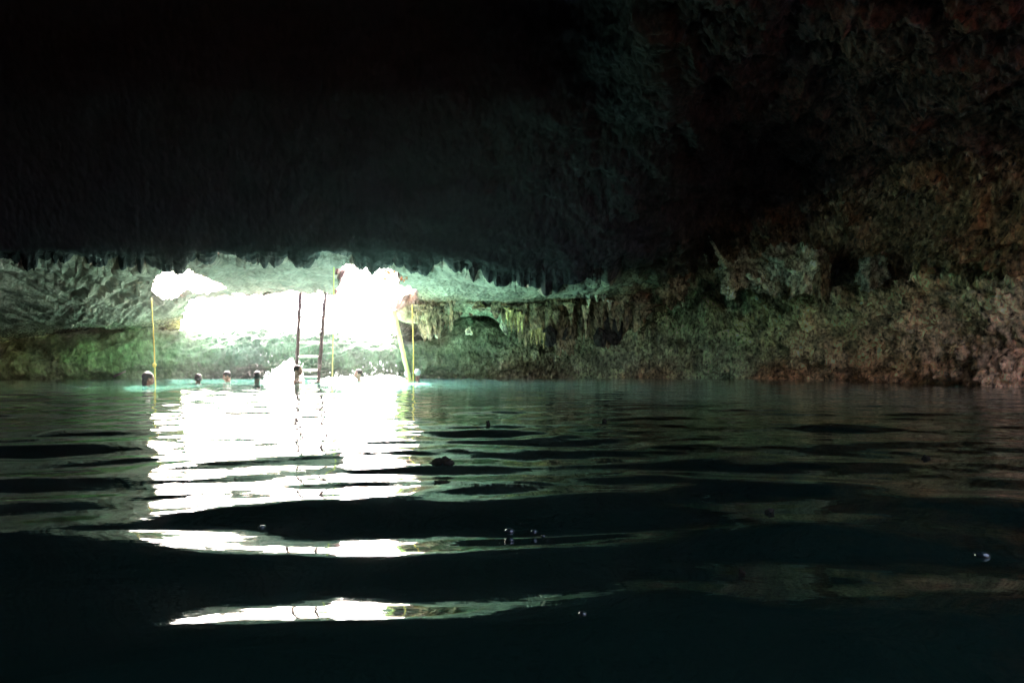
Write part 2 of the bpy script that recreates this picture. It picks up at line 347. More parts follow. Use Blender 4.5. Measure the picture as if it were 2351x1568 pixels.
def grid_object(name, quads, verts, tints, mat, extra=None):
    used, inv = np.unique(quads, return_inverse=True); q = inv.reshape(-1, 4)
    v = verts[used]; tt = tints[used]
    faces = q
    if extra is not None:
        ev, eq, et = extra(q, v, tt)
        v = np.concatenate([v, ev]); tt = np.concatenate([tt, et]); faces = np.concatenate([q, eq])
    me = bpy.data.meshes.new(name)
    me.vertices.add(len(v)); me.vertices.foreach_set('co', v.astype(np.float32).ravel())
    me.loops.add(len(faces)*4); me.loops.foreach_set('vertex_index', faces.astype(np.int32).ravel())
    me.polygons.add(len(faces)); me.polygons.foreach_set('loop_start', np.arange(0, len(faces)*4, 4, dtype=np.int32))
    me.polygons.foreach_set('loop_total', np.full(len(faces), 4, np.int32))
    me.update(calc_edges=True)
    me.polygons.foreach_set('use_smooth', np.ones(len(faces), bool))
    a = me.attributes.new('tint', 'FLOAT_COLOR', 'POINT')
    a.data.foreach_set('color', (tt if tt.shape[1] == 4 else np.concatenate([tt, np.ones((len(tt), 1))], 1)).astype(np.float32).ravel())
    return mesh_obj(name, me, mat)

def rim(q, v, tt):
    # thickness of the rock round the openings: boundary edges inside the visible part pulled outwards
    e = np.concatenate([q[:, [0, 1]], q[:, [1, 2]], q[:, [2, 3]], q[:, [3, 0]]])
    key = np.sort(e, 1); k = key[:, 0]*10_000_000+key[:, 1]
    uq, first, cnt = np.unique(k, return_index=True, return_counts=True)
    b = e[first[cnt == 1]]
    pxv = CX+v[:, 0]/np.maximum(v[:, 1], .5)*F; pyv = HOR-(v[:, 2]-HC)/np.maximum(v[:, 1], .5)*F
    g = lambda i: (pxv[i] > 560) & (pxv[i] < 1020) & (pyv[i] > 580) & (pyv[i] < 830) & (v[i, 1] > 13)
    b = b[g(b[:, 0]) & g(b[:, 1])]
    uv, inv = np.unique(b, return_inverse=True); inv = inv.reshape(-1, 2)
    off = np.array([0, .12, .12]); n = len(v); m = len(uv)
    ev = [v[uv]+off*s+np.stack([fbm(v[uv]*2+s, 2, 5)]*3, 1)*.12*s for s in (1, 2, 3)]
    prev = uv; eq = []
    for s in range(3):
        cur = np.arange(m)+n+s*m
        eq.append(np.stack([b[:, 1] if s == 0 else prev[inv[:, 1]], b[:, 0] if s == 0 else prev[inv[:, 0]], cur[inv[:, 0]], cur[inv[:, 1]]], 1))
        prev = cur
    return np.concatenate(ev), np.concatenate(eq), np.concatenate([tt[uv]]*3)

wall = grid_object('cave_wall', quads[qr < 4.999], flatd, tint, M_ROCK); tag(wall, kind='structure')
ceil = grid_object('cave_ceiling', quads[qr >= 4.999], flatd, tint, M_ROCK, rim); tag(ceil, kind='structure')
# side closures of the chamber
bm = bmesh.new()
for ci in (0, nc-1):
    loop = [bm.verts.new(tuple(flatd[idx[r, ci]])) for r in range(0, nr, 4)]
    c = bm.verts.new(tuple(np.mean(flatd[idx[:, ci]], axis=0)))
    for a, b2 in zip(loop, loop[1:]): bm.faces.new((a, b2, c))
    bm.faces.new((loop[-1], loop[0], c))
cs = bm_obj('cave_side_wall', bm, M_DARK, smooth=False); tag(cs, kind='structure')

# ------------------------------------------------------------------ sunlit ground outside the cave mouth
ts = np.linspace(-.46, -.10, 150); ys = np.linspace(27.3, 62, 110)
gx, gy = np.meshgrid(ts, ys); gx = gx*gy; pp = np.stack([gx.ravel(), gy.ravel(), gx.ravel()*0], 1)
gz = .9+.13*(pp[:, 1]-26)+.35*fbm(pp*.35, 4, 91)+.12*fbm(pp*2, 3, 95)
pp[:, 2] = gz
ig = np.arange(len(pp)).reshape(110, 150)
gq = np.stack([ig[:-1, :-1], ig[:-1, 1:], ig[1:, 1:], ig[1:, :-1]], -1).reshape(-1, 4)
g = grid_object('ground', gq, pp, np.full((len(pp), 3), .6), M_OUT); tag(g, kind='structure')

# unseen cover added to block stray sun, open above pool mouth and rear hole
def cover_sheet(f, nu, nv):
    v = np.array([f(i/nu, j/nv) for j in range(nv+1) for i in range(nu+1)], float)
    v[:, 2] += .5*fbm(v*.25, 3, 99); k = np.arange(len(v)).reshape(nv+1, nu+1)
    q = np.stack([k[:-1, :-1], k[:-1, 1:], k[1:, 1:], k[1:, :-1]], -1).reshape(-1, 4)
    o = grid_object('sun_cover', q, v, np.full((len(v), 3), .2), M_OUT); tag(o, kind='structure'); return o
def bend(u):                                  # profile: up behind the cave, then over the roof
    return (31.5, -1.5+10*u/.3) if u < .3 else (31.5-(u-.3)/.7*26, 8.5)
cover_sheet(lambda s, u: (-.5+u*0+s*38, *bend(u)), 30, 40)
cover_sheet(lambda s, u: (-50+s*32.5, *bend(u)), 30, 40)
cover_sheet(lambda s, u: (-18+s*18, 12.5-u*9, 8.4), 20, 10)

# ------------------------------------------------------------------ water
wy = [-8.]
while wy[-1] < 29:
    y = wy[-1]; wy.append(y+(.3 if y < -.5 else .03 if y < .4 else .011 if y < 4 else .011+.0016*(y-4)))
wy = np.array(wy)
wt = np.concatenate([np.linspace(-4, -.85, 14), np.linspace(-.8, .8, 520), np.linspace(.85, 4, 14)])
WX = wt[None, :]*np.sqrt(wy[:, None]**2+4); WYy = np.repeat(wy[:, None], len(wt), 1)
wr = np.random.default_rng(12)
Z = np.zeros_like(WX)
wp = np.stack([WX.ravel(), WYy.ravel(), WX.ravel()*0], 1)
warp = (fbm(wp*.35, 2, 301)*.9).reshape(WX.shape)
warp2 = (fbm(wp*.35+7, 2, 311)*.9).reshape(WX.shape)
ndist = np.exp(-np.clip(WYy, 0, 99)/5.0)
WAVES = [(1.9132,3.6852,0.002572,2.878,0),(1.2597,6.2545,0.004171,5.650,0),(3.1843,4.5160,0.002366,3.841,0),(1.5148,3.4672,0.003444,5.078,0),
 (-0.6991,3.4511,0.004301,0.361,0),(-0.0513,4.2735,0.004589,5.225,0),(-2.3739,2.3089,0.001324,4.252,0),(-1.4405,3.7561,0.003381,3.010,0),
 (3.0153,7.8850,0.002082,4.512,1),(5.2303,4.6894,0.002058,4.913,1),(5.6431,9.9375,0.001245,3.704,1),(-6.8658,9.8475,0.000851,2.499,1),
 (-4.1423,3.7106,0.003737,4.384,1),(4.6123,8.6954,0.001919,1.697,1),(0.9018,10.1492,0.002356,5.296,1),(0.5386,10.3089,0.001797,2.426,1),
 (3.9438,4.8960,0.001288,5.815,1),(-2.1885,6.0995,0.003877,0.099,1),(7.3023,7.0292,0.001530,4.491,1),(7.6229,6.7965,0.002160,2.780,1),
 (0.7864,8.6238,0.001795,1.486,1),(0.6208,9.7557,0.003479,2.254,1),(-2.8828,12.8701,0.002463,0.018,2),(-7.4971,9.8162,0.001849,0.740,2),
 (-6.3187,14.0835,0.000554,5.956,2),(-0.9117,12.5274,0.002317,1.188,2),(-15.0957,10.3243,0.000420,5.145,2),(6.4967,9.5658,0.001699,4.091,2),
 (-8.5992,15.2639,0.000944,2.314,2),(-7.8320,8.5206,0.000475,5.866,2),(0.3845,13.3223,0.002178,5.447,2),(6.9778,8.2250,0.000810,3.433,2),
 (-5.3137,12.9156,0.000949,6.170,2),(3.6244,12.7913,0.001629,1.694,2),(1.3581,22.8459,0.000290,0.035,2),(-2.1966,10.9758,0.003648,1.662,2),
 (-5.0535,10.0807,0.002225,5.266,2),(-12.4264,7.7790,0.001001,0.721,2),(-10.6338,13.2219,0.000611,5.668,2),(-4.9860,18.2207,0.000584,4.695,2),
 (5.8534,31.0757,0.000113,5.126,3),(-9.8614,20.0477,0.000415,2.294,3),(-1.6039,40.8940,0.000221,0.387,3),(-5.6147,22.9920,0.000448,1.626,3),
 (-14.5507,23.0584,0.000517,2.633,3),(0.8311,39.5477,0.000086,1.326,3),(-3.2619,31.7577,0.000262,2.544,3),(5.4361,20.6596,0.000253,1.706,3),
 (-6.2983,31.6944,0.000082,3.017,3),(-6.2684,26.2311,0.000240,2.271,3),(28.4073,25.8870,0.000173,5.230,3),(-14.9544,37.7106,0.000180,0.702,3),
 (20.7339,18.2672,0.000372,4.510,3),(23.5701,27.3574,0.000312,5.739,3),(11.1342,10.2996,0.000634,5.606,2),(13.1475,14.1874,0.000243,5.248,2),
 (-4.6274,13.1715,0.000194,0.178,2),(-0.1401,10.4467,0.001016,4.052,2),(3.8867,21.9506,0.000169,2.924,2),(6.3409,13.7286,0.000204,5.765,2),
 (5.9174,16.2821,0.000487,0.097,2),(-5.0924,8.7299,0.000624,0.083,2),(-11.7394,19.1633,0.000425,5.163,2),(2.5784,9.2912,0.000474,1.528,2),
 (-3.7092,10.3333,0.000493,5.880,2),(-3.7017,17.7717,0.000282,5.646,2),(-2.8878,20.9312,0.000373,4.619,2),(4.1369,12.8309,0.000235,3.597,2),
 (-2.1503,19.7731,0.000485,0.069,2),(-1.5377,12.0528,0.000628,4.725,2),(6.6224,12.4290,0.000724,3.603,2),(6.8654,15.9521,0.000552,6.180,2),
 (7.1324,6.7957,0.001167,3.264,2),(5.5904,10.9565,0.000573,3.732,2),]   # kx, ky, amplitude, phase, size class
calm = 1-.15*np.clip((WYy-6)/9, 0, 1)
base_, near_ = (.32, .13, .11, .2), (.65, .9, .85, .6)
for kx, ky, A, ph, kd in WAVES:
    Z += calm*(base_[kd]+near_[kd]*ndist)*A*np.sin(kx*WX+ky*WYy+ph)
wr = np.random.default_rng(5); chop = np.clip((WYy-1.6)/2.5, 0, 1)
for k in range(6):                             # fine chop further out
    l = .26*math.exp(wr.uniform(-.5, .4)); th = wr.normal(0, .8)
    Z += chop*.030*l/(2*math.pi)*math.sqrt(2/16)*np.sin(2*math.pi/l*(math.sin(th)*WX+math.cos(th)*WYy)+wr.uniform(0, 6.28))
WX = np.clip(WX, -45, 45)
wv = np.stack([WX.ravel(), WYy.ravel(), Z.ravel()], 1)
iw = np.arange(len(wv)).reshape(WX.shape)
wq = np.stack([iw[:-1, :-1], iw[:-1, 1:], iw[1:, 1:], iw[1:, :-1]], -1).reshape(-1, 4)
m, t, b = new_mat('cave_water'); N, L = t.nodes.new, t.links.new
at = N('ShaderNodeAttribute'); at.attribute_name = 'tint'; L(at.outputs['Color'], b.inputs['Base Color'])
b.inputs['Roughness'].default_value = .03; b.inputs['IOR'].default_value = 1.33
geo = N('ShaderNodeNewGeometry'); mp = N('ShaderNodeMapping'); L(geo.outputs['Position'], mp.inputs[0]); mp.inputs['Scale'].default_value = (1, 1.6, 1)
nn = N('ShaderNodeTexNoise'); nn.inputs['Scale'].default_value = 6; nn.inputs['Detail'].default_value = 3; L(mp.outputs[0], nn.inputs['Vector'])
bp = N('ShaderNodeBump'); bp.inputs['Strength'].default_value = .12; bp.inputs['Distance'].default_value = .01; L(nn.outputs[0], bp.inputs['Height']); L(bp.outputs[0], b.inputs['Normal'])
far_glow = sm(5, 18, wv[:, 1]+1.2*fbm(wv*.3, 3, 77))*(1-.7*sm(4, 13, wv[:, 0]))       # sunlit glow painted into the colour towards the far bank, dark elsewhere
wtint = np.array([[.0013, .0042, .0030]])*(1-far_glow[:, None])+np.array([[.032, .095, .078]])*far_glow[:, None]
wtint *= (1+3.2*sm(-4.5, -1.5, wv[:, 0])*sm(5, 13, wv[:, 1]))[:, None]  # more turquoise glow painted into the far water on the right
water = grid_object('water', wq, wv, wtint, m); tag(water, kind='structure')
def wz(x, y):
    i = int(np.argmin(np.abs(wy-y))); j = int(np.argmin(np.abs(WX[i]-x))); return float(Z[i, j])

# ------------------------------------------------------------------ stalactites
def stalactite_mesh(seed, mat, curtain=False):
    r = random.Random(seed); bm = bmesh.new(); H = 1.0; n = 22; ns = 14; rings = []
    lob = [r.uniform(0, 6.28) for _ in range(6)]; tipx = r.uniform(-.06, .06); ex = r.uniform(.7, 1.5) if not curtain else 2.0
    for k in range(n+1):
        u = k/n; rad = .085*((1-u)**.62)*(1+.18*math.sin(u*11+lob[0])+.10*math.sin(u*23+lob[1]))+.006
        rad += .05*max(0, .18-u)/.18
        ring = []
        for j in range(ns):
            a = 2*math.pi*j/ns
            rr = rad*(1+.22*math.sin(3*a+lob[2]+u*2)+.12*math.sin(5*a+lob[3]-u*3)+r.uniform(-.05, .05))
            ring.append(bm.verts.new((tipx*u*u+rr*math.cos(a)*ex, rr*math.sin(a), -u*H)))
        rings.append(ring)
    for a, b2 in zip(rings, rings[1:]):
        for j in range(ns): bm.faces.new((a[j], a[(j+1) % ns], b2[(j+1) % ns], b2[j]))
    bm.faces.new(rings[0][::-1]); bm.faces.new(rings[-1])
    me = bpy.data.meshes.new('stalactite'); bmesh.ops.recalc_face_normals(bm, faces=bm.faces); bm.to_mesh(me); bm.free()
    me.polygons.foreach_set('use_smooth', [True]*len(me.polygons)); me.materials.append(mat)
    return me
brown = [stalactite_mesh(s, M_STAL, s % 3 == 0) for s in range(7)]
gold = [stalactite_mesh(s+50, M_GOLD) for s in range(4)]
palem = [stalactite_mesh(s+80, M_PALE, s % 2 == 0) for s in range(3)]
def put_stal(me, px, ytop, ytip, Y, wpx, label, group, cat='stalactite'):
    o = bpy.data.objects.new('stalactite', me); COL.objects.link(o)
    p = P(px, ytop, Y); o.location = p; h = (ytip-ytop)/F*Y; s = wpx/F*Y/.17
    o.scale = (s, s, h); o.rotation_euler = (0, random.uniform(-.05, .05), random.uniform(0, 6.28))
    tag(o, label, cat, group); return o
tip = lambda px: np.interp(px, [940, 960, 1010, 1035, 1060, 1135, 1160, 1200, 1260, 1300, 1350, 1380, 1430, 1460, 1490], [760, 768, 778, 758, 728, 728, 752, 772, 792, 782, 775, 788, 775, 765, 725])
LB = 'brown stalactite in the dense dripstone curtain right of the daylight opening'
GB = 'brown stalactites of the hanging curtain'
x = 945
while x < 1488:
    wd = random.uniform(10, 26)
    if not (1045 < x < 1140 and random.random() < .45):
        tp = tip(x)+random.uniform(-26, 8); top = random.uniform(676, 705)
        put_stal(random.choice(brown), x, top, tp, random.uniform(21.3, 22.3), wd, LB, GB)
        if random.random() < .65:
            put_stal(random.choice(brown), x+random.uniform(-8, 8), random.uniform(690, 715), tp-random.uniform(12, 45), random.uniform(21.0, 21.6), wd*.75, LB, GB)
    x += wd*.5
for (px, a, b2, wd) in [(1166,706,752,9),(1174,712,762,10),(1183,708,756,9),(1191,716,764,9),(1199,722,768,8),(1222,758,790,9),(1231,756,794,10),(1240,752,792,9),(1249,764,800,8)]:
    put_stal(random.choice(gold), px, a, b2, 20.9, wd, 'golden yellow stalactite standing out from the brown dripstone curtain', 'golden yellow stalactites in the curtain')
for (px, a, b2, wd, Y) in [(1352,676,704,12,20.6),(1371,668,694,14,20.5),(1385,674,692,10,20.5),(1400,690,712,9,20.4)]:
    put_stal(random.choice(palem), px, a, b2, Y, wd, 'short pale stalactite at the upper right edge of the brown curtain', 'short pale stalactites above the curtain')
for px, wd in ((962,34),(990,30),(1012,22),(1172,30),(1210,44),(1248,38),(1283,46),(1322,40),(1362,48),(1402,44),(1438,40),(1466,34)):
    put_stal(random.choice(brown), px+random.uniform(-6, 6), 672, tip(px)-random.uniform(6, 24), random.uniform(21.9, 22.5), wd, 'broad brown stalactite forming the body of the dripstone curtain', 'broad stalactites of the hanging curtain')
# black rounded pendants below the curtain
def lump(name, c, size, mat, seed, sub=5, amp=.28, fr=2.2, knob=.1, rot=0):
    bm = bmesh.new(); bmesh.ops.create_icosphere(bm, subdivisions=sub, radius=1)
    v = np.array([x.co[:] for x in bm.verts])
    d = 1+amp*fbm(v*fr*.6+seed, 4, seed)*1.6-knob*worley(v*fr*2.4+seed, seed)+knob*.5
    v = v*d[:, None]
    cr, sr = math.cos(rot), math.sin(rot)
    for x, q in zip(bm.verts, v):
        qx, qz = q[0]*size[0], q[2]*size[2]
        x.co = (qx*cr+qz*sr, q[1]*size[1], -qx*sr+qz*cr)
    o = bm_obj(name, bm, mat); o.location = c; return o
for k, (px, py, w_, h_, Y) in enumerate([(1262,772,17,24,21.2),(1292,752,13,26,21.5),(1378,776,15,22,21.4),(1408,752,22,40,21.8)]):
    o = lump('hanging_rock', P(px, py, Y), (w_/F*Y, w_/F*Y, h_/F*Y), M_DARK, 200+k, 4, .2)
    tag(o, ['blunt black rock pendant under the golden stalactites', 'narrow black rock pendant in the middle of the brown curtain', 'small round black rock pendant under the right half of the curtain', 'largest black rock pendant at the right end of the brown curtain'][k], 'rock', None)
for k, (px, py, w_, h_, Y) in enumerate([(1212,728,30,56,21.9),(1288,730,40,66,22.1),(1398,726,42,62,22.0),(985,724,26,48,21.9)]):
    o = lump('hanging_rock', P(px, py, Y), (w_/F*Y, .30, h_/F*Y), M_STAL, 240+k, 5, .4, 2.6, .45)
    tag(o, ['brown dripstone mass hanging just right of the green recess', 'largest brown dripstone mass in the middle of the curtain', 'brown dripstone mass above the right black pendants', 'brown dripstone mass hanging right of the yellow rope'][k], 'rock')
# pale flowstone masses on the right
for k, (px, py, w_, h_, Y, rot, lab) in enumerate([
    (1690,612,38,44,22.3,.2,'pale knobbly flowstone boss at the foot of the hanging root'),
    (1676,655,18,26,22.0,0,'small pale pointed rock hanging under the flowstone boss'),
    (1752,640,52,30,22.2,.5,'broad pale rock ledge sloping down between two flowstone masses'),
    (1800,600,36,48,21.6,-.5,'rounded grey rock flake leaning on the large flowstone fan'),
    (1862,618,42,58,21.2,.1,'large ribbed flowstone fan with a pale rounded top'),
    (1888,650,16,50,20.8,0,'orange brown rock rib hanging right of the flowstone fan'),
    (2002,625,30,34,19.6,.2,'pale jagged rock spur beside the round dark hollow on the right'),
    (1545,655,34,40,21.6,.3,'brown pitted rock boss hanging right of the stalactite curtain')]):
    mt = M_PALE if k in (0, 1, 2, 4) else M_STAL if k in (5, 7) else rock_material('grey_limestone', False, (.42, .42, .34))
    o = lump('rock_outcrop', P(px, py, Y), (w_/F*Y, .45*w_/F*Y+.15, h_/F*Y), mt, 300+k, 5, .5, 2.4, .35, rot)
    tag(o, lab, 'rock')

# ------------------------------------------------------------------ tubes: ropes, roots, poles
def tube(name, pts, rads, mat, parent=None, ns=8, wob=0):
    bm = bmesh.new(); rings = []; pts = [Vector(p) for p in pts]
    for i, p in enumerate(pts):
        d = (pts[min(i+1, len(pts)-1)]-pts[max(i-1, 0)]).normalized()
        a = d.cross(Vector((0, 1, 0.01))).normalized(); b2 = d.cross(a)
        r = rads[i] if hasattr(rads, '__len__') else rads
        rings.append([bm.verts.new(p+(a*math.cos(2*math.pi*j/ns)+b2*math.sin(2*math.pi*j/ns))*r*(1+random.uniform(-wob, wob))) for j in range(ns)])
    for r0, r1 in zip(rings, rings[1:]):
        for j in range(ns): bm.faces.new((r0[j], r0[(j+1) % ns], r1[(j+1) % ns], r1[j]))
    bm.faces.new(rings[0][::-1]); bm.faces.new(rings[-1])
    return bm_obj(name, bm, mat, parent)
def path(a, b2, n, wob=0, sag=0):
    out = []
    for i in range(n+1):
        u = i/n; p = a.lerp(b2, u); p += Vector((random.uniform(-wob, wob)+sag*math.sin(math.pi*u), random.uniform(-wob, wob), 0)); out.append(p)
    return out
r1 = tube('rope', path(P(347, 684, 15.6), P(357, 896, 15.2), 24, .004, .012), .013, M_ROPE)
k1 = lump('knot', P(354.5, 838, 15.3), (.035, .035, .045), M_ROPE, 5, 3); k1.parent = r1; 
tag(r1, 'yellow rope hanging from the left end of the opening beside the leftmost swimmer', 'rope')
r2 = tube('rope', path(P(767, 588, 14.6), P(763, 880, 19.5), 30, .004), .011, M_ROPE)
tag(r2, 'thin pale rope hanging to the water just right of the ladder', 'rope')
r3 = tube('rope', path(P(946, 700, 20.0), P(949, 884, 20.0), 24, .004, .015), .015, M_ROPE)
tag(r3, 'yellow rope hanging at the right edge of the opening beside the white haired swimmer', 'rope')
pl = tube('pole', path(P(903, 712, 19.6), P(943, 884, 20.6), 16, .006), [.055+.0*i for i in range(17)], M_POLE, ns=12, wob=.05)
tag(pl, 'thick yellow pole leaning from the opening down into the water on the right', 'pole')
rt = tube('hanging_root', [P(x, y, Y)+Vector((random.uniform(-.03, .03), 0, 0)) for x, y, Y in [(1604,488,17.8),(1608,505,18),(1622,530,18.4),(1632,548,18.9),(1641,566,19.4),(1648,580,20),(1660,596,20.6),(1672,618,21.4)]], [.06, .1, .07, .04, .04, .05, .06, .09], M_PALE, wob=.2)
tag(rt, 'pale root running down the dark rock to the flowstone boss', 'root')
st = tube('stick', [P(262, 864, 24), P(275, 858, 23.9), P(288, 853, 23.9)], [.03, .035, .02], M_RUNG, wob=.2)
tag(st, 'pale stick lying against the left bank at the waterline', 'stick')

# ------------------------------------------------------------------ ladder
lad = empty('ladder', P(708, 884, 18.6)); lad_o = lad.location.copy()
def rel(p): return p-lad_o
def rail(b, tpt):
    pts = path(rel(b), rel(tpt), 30, .006)
    return tube('rail', pts, [.042*random.uniform(.85, 1.2) for _ in pts], M_WOOD, lad, 9, .12)
Lb, Lt = P(679, 890, 18.6), P(695, 560, 20.4); Rb, Rt = P(730, 890, 18.6), P(756, 560, 20.4)
# rails keep to the straight line through their seen ends
def on(a, b2, py):
    u = (py-890)/(560-890); return a.lerp(b2, u)
rail(Lb, Lt); rail(Rb, Rt)
for py in (868, 853.5, 824, 793.5, 763.5, 735, 706, 678, 650, 622):
    a, c = on(Lb, Lt, py), on(Rb, Rt, py)
    z = (a.z+c.z)/2; a.z = z; c.z = z
    tube('rung', path(rel(a), rel(c), 8, .003), .024, M_RUNG, lad, 8, .08)
tag(lad, 'wooden ladder of rough dark rails standing in the pool under the opening', 'ladder')

# ------------------------------------------------------------------ people
def skin_mat(name, c): return simple(name, c, rough=.6, var=.12, scale=30, bump=.1, spec=.25)
SK = [skin_mat('skin_tan', (.12, .05, .035)), skin_mat('skin_light', (.20, .085, .06)), skin_mat('skin_brown', (.075, .033, .024))]
HR = {'dark': simple('dark_hair', (.006, .004, .004), rough=.6, scale=90, spec=.15), 'brown': simple('brown_hair', (.018, .010, .008), rough=.6, scale=90, spec=.15),
      'grey': simple('grey_hair', (.45, .43, .40), rough=.4, scale=90, spec=.6)}
SHORTS = [simple('blue_shorts', (.03, .06, .2)), simple('black_shorts', (.02, .02, .02)), simple('red_shorts', (.3, .04, .03))]
def ell(bm, c, s, R=None, sub=3):
    g_ = bmesh.ops.create_icosphere(bm, subdivisions=sub, radius=1)
    Mx = Matrix.Translation(c) @ (R.to_4x4() if R else Matrix.Identity(4)) @ Matrix.Diagonal((*s, 1))
    bmesh.ops.transform(bm, matrix=Mx, verts=g_['verts'])
def limb(bm, pts, rads):
    for i in range(len(pts)-1):
        a, b2 = Vector(pts[i]), Vector(pts[i+1]); n = max(2, int((b2-a).length/.018))
        for k in range(n+1):
            u = k/n; r = rads[i]*(1-u)+rads[i+1]*u; ell(bm, a.lerp(b2, u), (r, r, r), sub=1)
def remeshed(bm, name, mat, parent, vox):
    me = bpy.data.meshes.new(name); bm.to_mesh(me); bm.free()
    o = bpy.data.objects.new(name, me); COL.objects.link(o)
    md = o.modifiers.new('r', 'REMESH'); md.mode = 'VOXEL'; md.voxel_size = vox
    sm_ = o.modifiers.new('s', 'SMOOTH'); sm_.iterations = 3; sm_.factor = .5
    dg = bpy.context.evaluated_depsgraph_get(); me2 = bpy.data.meshes.new_from_object(o.evaluated_get(dg))
    o.modifiers.clear(); o.data = me2; me2.materials.clear(); me2.materials.append(mat)
    me2.polygons.foreach_set('use_smooth', [True]*len(me2.polygons))
    o.parent = parent; return o
def person(px, py_top, Y, yaw, hair, skin, shorts, label, pitch=0, hs=1.0, arms='tread', long_hair=False, lean=0):
    """figure facing -Y in its own frame, head top at py_top"""
    top = P(px, py_top, Y); root = empty('person', (top.x, Y, 0), (0, 0, yaw))
    hc = top.z-.118*hs                       # head centre height
    bm = bmesh.new()
    R = Matrix.Rotation(pitch, 3, 'X'); c0 = Vector((0, 0, hc)); H = lambda v: c0+R @ (Vector(v)*hs)
    ell(bm, H((0, .012, .02)), (.074*hs, .094*hs, .098*hs), R, 3)         # skull
    ell(bm, H((0, -.028, -.045)), (.056*hs, .062*hs, .070*hs), R, 3)      # face and jaw
    ell(bm, H((0, -.062, -.088)), (.024*hs, .022*hs, .020*hs), R, 2)      # chin
    ell(bm, H((0, -.094, -.022)), (.011*hs, .019*hs, .024*hs), R, 2)      # nose
    ell(bm, H((0, -.086, -.060)), (.024*hs, .010*hs, .010*hs), R, 2)      # mouth
    ell(bm, H((0, -.074, .012)), (.050*hs, .014*hs, .010*hs), R, 2)       # brow
    for s in (-1, 1):
        ell(bm, H((s*.076, .012, -.012)), (.010*hs, .020*hs, .031*hs), R, 2)  # ear
        ell(bm, H((s*.038, -.066, -.030)), (.020*hs, .016*hs, .018*hs), R, 2) # cheek
    nb = Vector((0, .03+lean*.12, hc-.23)); limb(bm, [H((0, .03, -.05)), nb], [.056, .062])
    ch = nb+Vector((0, .01+lean*.2, -.18)); 
    limb(bm, [nb+Vector((-.12, 0, -.035)), nb+Vector((.12, 0, -.035))], [.062, .062])
    ell(bm, ch+Vector((0, 0, .03)), (.165, .105, .19)); ell(bm, ch+Vector((0, lean*.12, -.20)), (.14, .095, .17)); hip = ch+Vector((0, lean*.3, -.36)); ell(bm, hip, (.155, .105, .12))
    for s in (-1, 1):
        sh = nb+Vector((s*.175, .01, -.06))
        if arms == 'reach' and s == 1: el, ha = sh+Vector((.22, -.05, -.0)), sh+Vector((.45, -.12, .02))
        elif arms == 'up' : el, ha = sh+Vector((s*.20, -.06, -.10)), sh+Vector((s*.28, -.24, .02))
        else: el, ha = sh+Vector((s*.16, -.08, -.2)), sh+Vector((s*.30, -.25, -.12))
        limb(bm, [sh, el, ha], [.056, .042, .027])
        d = (ha-el).normalized(); q = d.cross(Vector((0, 0, 1))).normalized()
        ell(bm, ha+d*.045, (.036, .036, .018))
        for f in range(4): 
            b0 = ha+d*.07+q*(f-1.5)*.019; limb(bm, [b0, b0+d*(.055+.012*(1.5-abs(f-1.5))), b0+d*(.085+.012*(1.5-abs(f-1.5)))-Vector((0, 0, .018))], [.0095, .009, .008])
        limb(bm, [ha+d*.02-q*.03*s, ha+d*.05-q*.06*s], [.012, .010])
        hp = hip+Vector((s*.085, 0, -.05)); kn_ = hp+Vector((s*.08, -.16, -.36)); an = kn_+Vector((0, .14, -.38))
        limb(bm, [hp, kn_, an], [.085, .058, .038]); limb(bm, [an, an+Vector((0, -.15, -.06))], [.040, .028])
    remeshed(bm, 'body', skin, root, .0095)
    hb = bmesh.new()
    ell(hb, H((0, .024, .032)), (.081*hs, .098*hs, .096*hs), R, 4)
    for v in list(hb.verts):
        l = R.inverted() @ (v.co-c0)/hs
        if l.z < -.02-(.045 if l.y > .03 else 0) or (l.y < -.048 and l.z < .055): hb.verts.remove(v)
    if long_hair: ell(hb, H((0, .075, -.06)), (.066*hs, .045*hs, .10*hs), R, 3)
    for v in hb.verts:
        v.co += Vector(fbm(np.array([v.co[:]])*60, 2, 9).repeat(3))*.006
    hm = bm_obj('hair', hb, hair, root); hm.data.materials.clear(); hm.data.materials.append(hair)
    sb = bmesh.new(); ell(sb, hip, (.163, .113, .125))
    for s in (-1, 1):
        hp = hip+Vector((s*.085, 0, -.05)); kn_ = hp+Vector((s*.08, -.16, -.36)); limb(sb, [hp, hp.lerp(kn_, .6)], [.094, .092])
    remeshed(sb, 'swim_shorts', shorts, root, .015)
    tag(root, label, 'person', 'swimmers in the pool'); return root
R_ = math.radians
person(342, 854.3, 15.5, R_(125), HR['dark'], SK[0], SHORTS[0], 'dark haired swimmer beside the left rope, face turned to the right', long_hair=True, hs=1.06)
person(455, 859.0, 18.4, R_(205), HR['brown'], SK[0], SHORTS[1], 'swimmer low in the water with an arm stretched out to the left', pitch=.15, arms='reach')
person(520, 853.2, 19.8, R_(-62), HR['brown'], SK[1], SHORTS[2], 'swimmer bending the face down to the left, second from the dark figure seen from behind', pitch=.35)
person(591, 852.4, 17.6, R_(180), HR['dark'], SK[2], SHORTS[1], 'dark swimmer seen from behind with neck above the bright water')
person(685, 838.5, 18.0, R_(75), HR['brown'], SK[0], SHORTS[0], 'swimmer highest out of the water, in profile at the foot of the ladder', arms='up')
person(822, 848.0, 20.0, R_(-50), HR['brown'], SK[1], SHORTS[2], 'swimmer with a reddish face between the ladder and the yellow pole')
person(937, 851.8, 21.8, R_(150), HR['grey'], SK[1], SHORTS[1], 'far swimmer half hidden by the foot of the leaning yellow pole')
person(960, 847.8, 20.6, R_(165), HR['grey'], SK[1], SHORTS[0], 'pale haired swimmer farthest right beside the right rope')

